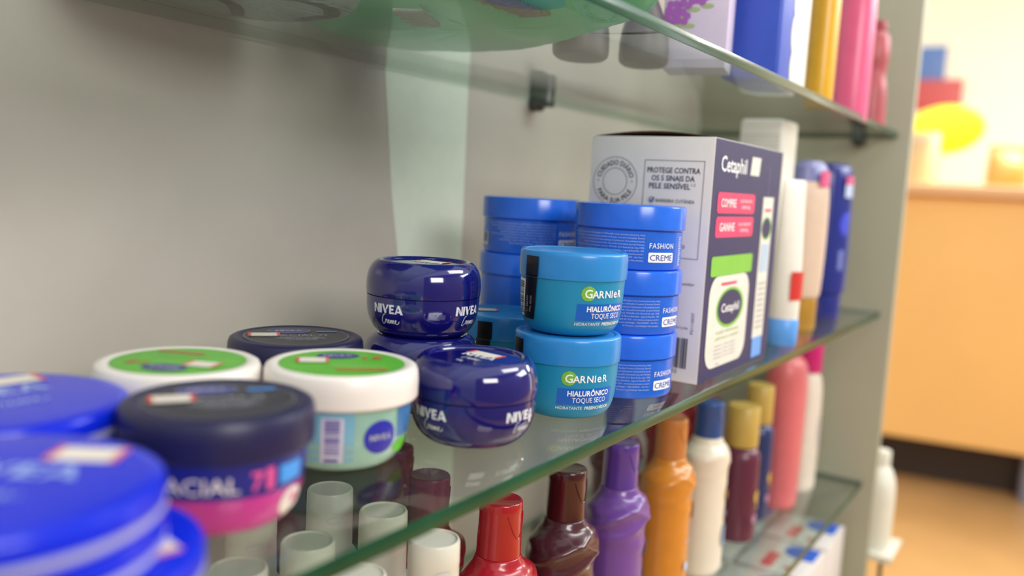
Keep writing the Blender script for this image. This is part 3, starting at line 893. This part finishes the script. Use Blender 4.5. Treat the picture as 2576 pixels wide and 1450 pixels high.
red_p = mat('cherry_red_plastic', (176, 26, 44), .24, var=.05, coat=.3)
red_c = mat('red_cap_plastic', (172, 26, 36), .16, var=.04, coat=.4)
mar_p = mat('maroon_plastic', (74, 34, 44), .24, var=.05, coat=.3)
mar_c = mat('maroon_cap_plastic', (66, 20, 28), .14, var=.04, coat=.4)
pur_p = mat('purple_plastic', (112, 70, 152), .28, var=.04, coat=.2)
pur_c = mat('purple_cap_plastic', (96, 62, 158), .2, var=.04, coat=.3)
ora_p = mat('amber_orange_plastic', (208, 132, 44), .26, var=.05, coat=.3)
ora_c = mat('amber_cap_plastic', (200, 128, 66), .25, var=.05)
wht_p = mat('ivory_plastic', (228, 218, 200), .28, var=.02)
wht_c = mat('blue_flip_cap_plastic', (52, 84, 148), .25)
swirl_bottle('cherry red lotion bottle in the front row beside the white-capped bottle', (.506, .092, ZL), D(0), red_p, red_c)
swirl_bottle('dark maroon lotion bottle in the front row between red and purple bottles', (.602, .091, ZL), D(0), mar_p, mar_c, art_dark)
swirl_bottle('purple lotion bottle with gold lettering in the front row', (.703, .091, ZL), D(0), pur_p, pur_c, art_full)
swirl_bottle('amber orange lotion bottle in the front row', (.820, .091, ZL), D(0), ora_p, ora_c, art_small, .207, .7)
dred_p = mat('dark_red_plastic', (128, 22, 32), .26, var=.05)
dred_c = mat('plum_red_cap_plastic', (124, 36, 58), .3, var=.05)
swirl_bottle('dark red lotion bottle of the second row, half hidden behind the cherry red one', (.512, .164, ZL), D(0), dred_p, dred_c)
swirl_bottle('dark red lotion bottle of the back row, only its cap seen through glass', (.548, .232, ZL), D(0), dred_p, dred_c)
swirl_bottle('black-maroon lotion bottle behind the amber orange bottle', (.868, .175, ZL), D(0), mar_p, mar_c)
swirl_bottle('dark red lotion bottle in the second row behind the blue-capped white one', (1.02, .178, ZL), D(0), dred_p, dred_c)
swirl_bottle('dark red lotion bottle in the second row behind the gold-capped ones', (1.14, .180, ZL), D(0), dred_p, dred_c)


def art_white(t, body, a, b, H):
    Print().ell(.008, .095, .004, .006).build('gold_emblem', gold_ink, body, on_ell(a, b, .0016))
    Print().ell(.008, .072, .003, .004).ell(.009, .045, .009, .014).build('blue_print', mat('soft_blue_print', (150, 180, 216), .4), body, on_ell(a, b, .0016))


swirl_bottle('ivory white lotion bottle with dark blue cap in the front row', (.938, .094, ZL), D(0), wht_p, wht_c, art_white, .203, .3)


def gold_cap_bottle(label, loc, m, H, R):
    t = thing('oil_bottle', label, 'bottle', loc, D(-15), 'slim body oil bottles with gold caps')
    hc = H - .052
    body = obj('body', lathe([(0, 0), (R * .86, 0), (R * .96, .002), (R, .008), (R * .99, hc - .018), (R * .94, hc - .008), (R * .72, hc - .001), (R * .6, hc), (0, hc)], 48), m, t)
    obj('cap', lathe([(0, hc), (R * .80, hc), (R * .82, hc + .001), (R * .80, H - .0015), (R * .76, H), (0, H - .0003)], 48), gold_cap, t)
    rf = lambda z: R
    Print().ell(.006, .060, .0065, .008).ell(.010, .048, .004, .006).build('gold_emblem', gold_ink, body, on_cyl(rf, -PI / 2, .0004))
    Print().rect(-.002, .026, .015, .036, 6, 1).build('lettering', mat('mauve_pink_print', (170, 120, 150), .4), body, on_cyl(rf, -PI / 2, .0004))
    Print().rect(.016, .085, .024, .104, 4, 1).build('price_sticker', paper, body, on_cyl(rf, -PI / 2, .0005))
    return t


gold_cap = mat('yellow_gold_cap', (196, 164, 84), .35, var=.04)
gold_cap_bottle('burgundy oil bottle with gold cap next to the ivory bottle', (1.062, .093, ZL), mat('burgundy_plastic', (98, 42, 64), .25), .175, .0255)
gold_cap_bottle('navy oil bottle with gold cap behind the burgundy one', (1.150, .100, ZL), mat('dark_navy_plastic', (44, 54, 100), .25), .186, .0225)
pinkp = mat('coral_pink_plastic', (212, 108, 112), .35, var=.04)
pb = thing('lotion_bottle', 'tall coral pink bottle near the right end of the lower shelf', 'bottle', (1.238, .090, ZL), D(-10))
obj('body', loft([(0, .028, .024, 2.3), (.004, .031, .026, 2.3), (.10, .033, .027, 2.3), (.18, .034, .027, 2.3), (.206, .030, .023, 2.2), (.216, .020, .016, 2)], 48, rows=4), pinkp, pb)
obj('cap', lathe([(0, .216), (.0165, .216), (.017, .217), (.0165, .248), (.0155, .249), (0, .249)], 40), pinkp, pb)
lp = mat('milky_lotion_plastic', (220, 210, 196), .4)
mg = mat('magenta_cap_plastic', (214, 40, 128), .3)
vio = mat('violet_cap_plastic', (112, 52, 150), .3)
b1 = thing('lotion_bottle', 'milky white bottle with magenta cap at the right end of the lower shelf', 'bottle', (1.338, .086, ZL), D(-10))
bb = obj('body', loft([(0, .027, .020, 2.4), (.004, .030, .022, 2.4), (.12, .031, .022, 2.4), (.165, .027, .020, 2.3), (.180, .017, .015, 2)], 48, rows=4), lp, b1)
obj('cap', lathe([(0, .180), (.0195, .180), (.0200, .181), (.0190, .230), (.018, .231), (0, .231)], 40), mg, b1)
Print().ell(.012, .085, .010, .030).build('lilac_print', mat('lilac_print', (176, 156, 190), .4), bb, on_ell(.031, .022, .0012))
b2 = thing('lotion_bottle', 'milky white bottle with violet cap against the grey end panel', 'bottle', (1.390, .138, ZL), D(-10))
obj('body', loft([(0, .022, .020, 2.4), (.004, .024, .021, 2.4), (.12, .025, .021, 2.4), (.170, .021, .019, 2.3), (.186, .015, .014, 2)], 48, rows=4), lp, b2)
obj('cap', lathe([(0, .186), (.0175, .186), (.0180, .187), (.0170, .240), (.016, .241), (0, .241)], 40), vio, b2)

# ---- white capped bottles at the left of the lower shelf
wc = mat('white_cap_plastic', (226, 222, 210), .34, var=.02)
wbod = mat('white_bottle_plastic', (214, 212, 208), .32, var=.02)
wlab = mat('plum_label', (96, 66, 84), .4)


def white_bottle(label, loc, rz):
    t = thing('lotion_bottle', label, 'bottle', loc, rz, 'white bottles with white caps on the lower shelf')
    H = .206
    body = obj('body', lathe([(0, 0), (.021, 0), (.0236, .0015), (.0245, .006), (.0245, H - .068), (.0235, H - .056), (.0195, H - .047), (.0165, H - .0445), (0, H - .0445)], 56), wbod, t)
    cap = obj('cap', lathe([(0, H - .0445), (.0166, H - .0445), (.0172, H - .0438), (.0168, H - .016), (.0170, H - .0155), (.0167, H - .0015), (.0160, H), (.0150, H + .0002), (.0142, H - .0010), (0, H - .0016)], 56), wc, t)
    Print().ell(0, H - .0185, .006, .0022, 24, 2).build('thumb_tab', wbod, cap, on_cyl(lambda z: .0172, -PI / 2, .0003))
    Print().rect(-.02, .03, .02, .12, 24, 2).build('label', wlab, body, on_cyl(lambda z: .0245, -PI / 2, .0004))
    return t


w1 = white_bottle('white-capped bottle standing in front of the glass edge, beside the red bottle', (.420, .0855, ZL), D(-30))
for (x, y), lb in zip(((.351, .087), (.4345, .1425), (.440, .2000), (.3650, .1430), (.3130, .1450), (.372, .2050), (.2790, .090)),
                      ('white-capped bottle with only its cap top peeking out at the bottom edge', 'white-capped bottle seen through glass just behind the front white cap',
                       'white-capped bottle farthest back, seen through glass below the gel jar', 'white-capped bottle seen through glass left of the shelf edge, second row',
                       'white-capped bottle seen through glass at the bottom beside the blue tin', 'white-capped bottle at the back, half hidden below the magenta jar', 'white-capped bottle hidden at the front under the blue tins')):
    dup(w1, (x, y, ZL), D(-30), lb)
dbx = thing('carton', 'dark brown carton seen through the glass behind the white caps', 'box', (.484, .272, ZL), D(0))
obj('body', box(0, 0, .0002, .124, .046, .236, .001), mat('dark_brown_card', (58, 46, 40), .5), dbx)
Print().rect(.118, .02, .123, .20).build('edge_print', mat('olive_print', (96, 104, 66), .5), dbx, lambda u, v: (u, -.0004, v))

# ================================================================== lowest shelf: medicine cartons
mw_ = mat('medicine_carton_white', (214, 208, 204), .5, var=.03)
mb_ = mat('medicine_blue_print', (40, 96, 206), .4)
mr_ = mat('medicine_red_print', (206, 72, 70), .4)


def med_box(label, loc, rz, w_, d_, h_):
    t = thing('medicine_carton', label, 'box', loc, rz, 'white medicine cartons with blue and red print')
    obj('body', box(0, 0, .0002, w_, d_, h_, .0008), mw_, t)
    Print().ell(w_ * .76, d_ * .30, w_ * .20, d_ * .24).rect(w_ * .55, d_ * .06, w_ * .97, d_ * .26).build('blue_print', mb_, t, lambda u, v: (u, v, h_ + .0004))
    Print().rect(w_ * .10, d_ * .52, w_ * .58, d_ * .70).ell(w_ * .2, d_ * .3, w_ * .05, d_ * .08).build('red_print', mr_, t, lambda u, v: (u, v, h_ + .0004))
    Print().rect(w_ * .08, h_ * .3, w_ * .5, h_ * .55).build('front_red_print', mr_, t, lambda u, v: (u, -.0003, v))
    Print().rect(w_ * .6, h_ * .25, w_ * .92, h_ * .6).build('front_blue_print', mb_, t, lambda u, v: (u, -.0003, v))
    return t


md = med_box('white medicine carton with blue and red print, nearest left on the lowest shelf', (1.02, .02, -.548), 0, .115, .095, .205)
for x, y, lb in ((1.148, .018, 'white medicine carton with blue and red print, middle of the lowest shelf'), (1.275, .020, 'white medicine carton with blue and red print, beside the grey end panel'),
                 (1.02, .125, 'white medicine carton in the second row, left'), (1.148, .125, 'white medicine carton in the second row, middle'), (1.275, .125, 'white medicine carton in the second row, right'), (.892, .03, 'white medicine carton leftmost on the lowest shelf')):
    dup(md, (x, y, -.548), 0, lb)

# ================================================================== upper shelf
ZU = .276
def film(name, col, through, var, scale, bump):
    m = mat(name, col, .3, var=var, scale=scale, coat=.4, bump=bump)
    nt = m.node_tree; N = nt.nodes; L = nt.links
    tl = N.new('ShaderNodeBsdfTranslucent'); tl.inputs[0].default_value = rgb(*through)
    mx = N.new('ShaderNodeMixShader'); mx.inputs[0].default_value = .5
    L.new(N['Principled BSDF'].outputs[0], mx.inputs[1]); L.new(tl.outputs[0], mx.inputs[2])
    L.new(mx.outputs[0], N['Material Output'].inputs['Surface'])
    return m


bag_g = film('translucent_green_film', (104, 160, 124), (150, 206, 164), .3, 14, .5)
bag_w = film('crinkled_silver_film', (160, 164, 158), (190, 196, 188), .35, 70, .8)
crimp = mat('ribbed_seal_film', (168, 164, 150), .35, var=.2, scale=200)


def pillow(outline, h, n=9, seed=1, wob=.0012, base=.0006):
    """soft filled bag lying on its flat side: outline polygon, domed top"""
    R = random.Random(seed)
    P = smooth_prof(list(outline) + [outline[0]], 6)[:-1]
    cx = sum(p[0] for p in P) / len(P); cy = sum(p[1] for p in P) / len(P)
    bm = bmesh.new(); m_ = len(P)
    ph = [R.uniform(0, 6.28) for _ in range(6)]

    def ring(k, z, wb=0):
        return [bm.verts.new((cx + (p[0] - cx) * k, cy + (p[1] - cy) * k, z + wb * (math.sin(i * .9 + ph[0]) + math.sin(i * 2.3 + ph[1] + k * 9)))) for i, p in enumerate(P)]
    rings = []
    for j in range(n + 1):
        a = j / n * PI / 2
        rings.append(ring(max(.03, math.sin(PI / 2 - a) ** .7 if j < n else .03), h * .5 + h * .5 * math.sin(a) if j else h * .34, wob if 0 < j else 0))
    low = [ring(k, z, w2) for k, z, w2 in ((.985, h * .16, 0), (.95, .003 + base, .0003), (.88, base, .0002), (.70, base + (base > .002) * .0012, .0006), (.5, base, .0004), (.3, base + (base > .002) * .001, .0003), (.03, base, 0))]
    seq = rings[::-1] + low
    for A, B in zip(seq, seq[1:]):
        for i in range(m_): bm.faces.new((A[i], B[i], B[(i + 1) % m_], A[(i + 1) % m_]))
    bm.faces.new(seq[0]); bm.faces.new(seq[-1][::-1])
    return bm


gb = thing('plastic_bag', 'green translucent plastic bag lying on the upper glass shelf', 'bag', (0, 0, ZU))
obj('body', pillow([(.43, .015), (.49, .004), (.545, .012), (.580, .060), (.618, .120), (.645, .175), (.650, .23), (.635, .275), (.615, .312), (.56, .319), (.505, .305), (.515, .24), (.492, .170), (.435, .135)], .075, seed=4, base=.0038), bag_g, gb)
for (x, y, ang, l) in ((.452, .086, -PI / 2, .058), (.467, .166, D(-65), .052)):
    b = bmesh.new()
    for i in range(15):
        y_ = i * l / 15
        tb_ = tube([(-.011 + .0015 * math.sin(i * 1.7), y_, .0019), (0, y_ + .001, .0018), (.011, y_ + .0015, .0019)], .0017, 8)
        me = bpy.data.meshes.new('t'); tb_.to_mesh(me); tb_.free(); b.from_mesh(me); bpy.data.meshes.remove(me)
    box(-.0105, 0, .0012, .0105, l * .96, .0022, bm=b)
    b.transform(Matrix.Translation((x, y, 0)) @ Matrix.Rotation(ang, 4, 'Z'))
    obj('ribbed_seal', b, crimp, gb)
wbg = thing('plastic_bag', 'silver grey crinkled plastic bag with tiny print at the top left', 'bag', (0, 0, ZU))
obj('body', pillow([(.27, .20), (.33, .16), (.405, .165), (.452, .195), (.478, .238), (.474, .285), (.445, .317), (.36, .318), (.29, .29)], .055, seed=9), bag_w, wbg)
q = Print()
for i in range(11):
    q.text('fralda geriatrica conforto seco', .395 + .004 * math.sin(i * 2), .196 + i * .0085, .0040, width=.11)
q.build('small_print', mat('mid_grey_text', (96, 100, 96), .4), wbg, lambda u, v: (u, v, .0003))
q = Print().stroke([(.35, .20), (.39, .215), (.43, .21), (.455, .23), (.46, .27)], .012, n=6).stroke([(.36, .26), (.40, .27), (.43, .30)], .010, n=6)  # dark strokes painted as fold shading on the flat underside
q.build('film_folds', mat('dark_crinkle_film', (112, 112, 104), .35, var=.3, scale=90), wbg, lambda u, v: (u, v, .0004))
gp = mat('mauve_grey_film', (86, 80, 84), .5, var=.08, scale=30)
for (x, y, r, lb) in ((.672, .143, .034, 'mauve grey soft pouch on the upper shelf behind the green bag'), (.722, .106, .031, 'mauve grey soft pouch on the upper shelf beside the lilac carton')):
    t = thing('refill_pouch', lb, 'pouch', (x, y, ZU), D(20), 'mauve grey pouches on the upper shelf')
    obj('body', loft([(.0004, r * .9, r * .62, 2.1), (.006, r, r * .72, 2.1), (.03, r, r * .66, 2.1), (.055, r * .96, r * .36, 2.1), (.075, r * .95, r * .04, 2.1)], 48, rows=4), gp, t)
    obj('seal', box(-r * .95, -.0010, .0745, r * .95, .0010, .083, .0004), gp, t)
lbx = thing('carton', 'lilac carton with purple flower print standing on the upper shelf', 'box', (.752, .040, ZU), D(14))
lila = mat('pale_lilac_card', (212, 200, 226), .45, var=.03)
obj('body', box(0, 0, .0002, .050, .058, .190, .0012), lila, lbx)
fl1 = mat('purple_flower_print', (160, 90, 180), .4); fl2 = mat('olive_leaf_print', (160, 178, 128), .4)
q = Print(); q2 = Print(); R = random.Random(2)
for k in range(16):
    cu, cv = R.uniform(.006, .052), R.uniform(.042, .17)
    for j in range(5): q.ell(cu + .0045 * math.cos(j * 1.257 + k), cv + .0045 * math.sin(j * 1.257 + k), .0034, .0034, 10, 1)
    q2.ell(cu + .006, cv - .008, .006, .0022, 12, 1)
q.build('flower_print', fl1, lbx, lambda u, v: (-.0004, .058 - u, v)); q2.build('leaf_print', fl2, lbx, lambda u, v: (-.0003, .058 - u, v))
bwp = thing('carton', 'blue and white carton on the upper shelf between lilac carton and yellow bottle', 'box', (.822, .014, ZU), D(4))
obj('body', box(0, 0, .0002, .125, .055, .19, .004, 3), mat('cobalt_card', (56, 86, 196), .4), bwp)
q = Print().rect(.062, .001, .1235, .188, 1, 1)
for k in range(6): q.ell(.062 - .004 * (k % 2), .018 + k * .032, .016, .020, 24, 2)
q.build('white_cloud_print', mat('cloud_white_print', (222, 226, 220), .4), bwp, lambda u, v: (u, -.0004, v))


def tall_bottle(label, loc, m, R, H, ft_, name='lotion_bottle'):
    t = thing(name, label, 'bottle', loc, D(-15))
    obj('body', loft([(0, R * .9, R * .8, 2.2), (.003, R, R * .88, 2.2), (H * .6, R, R * .88, 2.2), (H * .8, R * .8, R * .75, 2.1), (H * .84, R * .5, R * .5, 2)], 40, rows=3), m, t)
    obj('cap', lathe([(0, H * .84), (R * .55, H * .84), (R * .56, H * .845), (R * .53, H), (0, H)], 32), ft_, t)
    return t


tall_bottle('golden yellow bottle standing on the upper shelf', (1.022, .027, ZU), mat('golden_yellow_plastic', (226, 172, 34), .3), .0170, .23, gold)
tall_bottle('hot pink bottle standing on the upper shelf', (1.175, .026, ZU), mat('hot_pink_plastic', (226, 98, 142), .3), .024, .21, pk)
rp = thing('lotion_bottle', 'dusty red bottle at the right end of the upper shelf', 'bottle', (1.330, .030, ZU), D(-30))
rb_ = obj('body', loft([(0, .019, .015, 2.2), (.003, .021, .017, 2.2), (.05, .020, .016, 2.2), (.075, .015, .013, 2.1), (.10, .019, .015, 2.1), (.128, .016, .013, 2), (.136, .008, .008, 2)], 40, rows=4), mat('dusty_red_plastic', (176, 84, 92), .35, var=.12, scale=30), rp)
obj('cap', lathe([(0, .136), (.010, .136), (.010, .147), (.009, .149), (0, .149)], 32), mat('deep_red_plastic', (160, 58, 70), .4), rp)

# ================================================================== beyond the cabinet: the shop
wjug = mat('milky_jug_plastic', (222, 220, 206), .35)


def jug(label, loc):
    t = thing('jug', label, 'jug', loc, 0, 'milky white jugs beyond the end panel')
    obj('body', loft([(0, .026, .022, 2.4), (.004, .029, .025, 2.4), (.09, .030, .026, 2.4), (.12, .024, .021, 2.2), (.138, .012, .012, 2)], 40, rows=4), wjug, t)
    obj('cap', lathe([(0, .138), (.014, .138), (.014, .158), (.013, .160), (0, .160)], 32), wjug, t)
    return t


shelf2 = mat('white_melamine', (206, 202, 184), .4)
for z_, lb in ((-.405, 'upper small white board fixed to the outer face of the end panel'), (-.68, 'lower small white board fixed to the outer face of the end panel')):
    t = thing('side_board', lb, 'board', (1.4385, -.045, z_), 0)
    obj('board', box(0, 0, 0, .10, .075, .010, .001), shelf2, t)
    for yy in (.012, .060): obj('bracket', box(0, yy, -.03, .006, yy + .006, 0), metal, t)
j1 = jug('milky white jug beyond the end panel, on the upper board of the side rack', (1.488, -.008, -.3945))
dup(j1, (1.486, -.008, -.6695), 0, 'milky white jug beyond the end panel, on the lower board of the side rack')

orange = mat('orange_counter_laminate', (250, 196, 118), .35, var=.04, scale=2)
peach = mat('peach_counter_top', (238, 190, 140), .4, var=.03, scale=2)
dark_ = mat('dark_plinth', (60, 50, 42), .6)
ctr = thing('counter', 'big orange shop counter with rounded front, far behind the cabinet', 'counter', (4.35, .10, -.95), D(8))
obj('body', loft([(.20, .62, 1.05, 6), (.205, .63, 1.06, 6), (1.17, .63, 1.06, 6), (1.175, .62, 1.05, 6)], 96), orange, ctr)
obj('top', loft([(1.175, .66, 1.09, 6), (1.18, .67, 1.10, 6), (1.215, .67, 1.10, 6), (1.22, .66, 1.09, 6)], 96), peach, ctr)
obj('plinth', box(-.45, -.85, 0, .5, .9, .20), dark_, ctr)
steel = mat('brushed_steel_leg', (150, 156, 176), .35, metal=.6)
for yy in (-.20, .70):
    b = lathe([(0, 0), (.03, 0), (.03, .20), (0, .20)], 24); b.transform(Matrix.Translation((-.54, yy, 0)))
    obj('leg', b, steel, ctr)
ZC = .27
ysg = mat('lemon_yellow_plastic', (250, 236, 30), .4)
sg = thing('counter_sign', 'lemon yellow oval sign standing on the orange counter', 'sign', (4.05, .285, ZC), D(-57))
b = loft([(-.012, .160, .095, 2), (-.010, .170, .102, 2), (.010, .170, .102, 2), (.012, .160, .095, 2)], 64); b.transform(Matrix.Translation((0, 0, .235)) @ Matrix.Rotation(D(-10), 4, 'Y') @ Matrix.Rotation(PI / 2, 4, 'X'))
obj('oval_board', b, ysg, sg)
obj('stand', lathe([(0, 0), (.06, 0), (.06, .008), (.010, .012), (.010, .145), (0, .145)], 24), shelf2, sg)
bj = thing('storage_jar', 'beige storage jar on the counter below the yellow sign', 'jar', (3.92, .335, ZC), 0)
obj('body', lathe([(0, 0), (.055, 0), (.06, .004), (.06, .15), (.05, .17), (0, .17)], 40), mat('beige_jar_plastic', (240, 208, 150), .4), bj)
obj('lid', lathe([(0, .17), (.055, .17), (.057, .172), (.055, .21), (0, .212)], 40), mat('pale_cream_plastic', (246, 226, 190), .4), bj)
snack = [('snack_pack', 'orange red snack pack standing on the counter at the right edge', (4.0, -.17), (244, 116, 60), .13, .17),
         ('snack_pack', 'golden yellow snack pack on the counter in front of the orange one', (3.88, -.19), (236, 176, 50), .10, .11),
         ('snack_pack', 'ochre snack pack on the counter in the middle', (4.10, .04), (206, 160, 84), .16, .16)]
for nm, lb, (x, y), col, wd, ht in snack:
    t = thing(nm, lb, 'pack', (x, y, ZC), D(-57), 'snack packs on the orange counter')
    m_ = mat('film_%d_%d_%d' % col, col, .35)
    obj('body', loft([(.0005, wd * .5, .02, 2.5), (.01, wd * .52, .034, 2.5), (ht * .5, wd * .5, .04, 2.5), (ht * .92, wd * .5, .008, 2.5), (ht, wd * .5, .002, 2.5)], 40, rows=3), m_, t)
    obj('seal', box(-wd * .5, -.0015, ht - .002, wd * .5, .0015, ht + .016, .0005), m_, t)
wtb = thing('plastic_bag', 'pale white plastic bag standing on the counter at the right edge', 'bag', (4.25, -.26, ZC), D(-57))
obj('body', loft([(.0005, .10, .06, 2.3), (.02, .12, .08, 2.3), (.2, .13, .08, 2.3), (.34, .10, .05, 2.2), (.42, .05, .03, 2)], 40, rows=3), mat('pale_blue_white_film', (224, 234, 232), .4), wtb)
rk = thing('wall_display', 'blue and red display board fixed on the far cream wall', 'display', (7.59, .80, .60), 0)
obj('blue_panel', box(-.03, -.02, .60, 0, .35, .86, .005), mat('display_blue', (90, 120, 176), .5), rk)
obj('red_panel', box(-.03, -.16, .36, 0, .35, .60, .005), mat('display_red', (190, 84, 84), .5), rk)
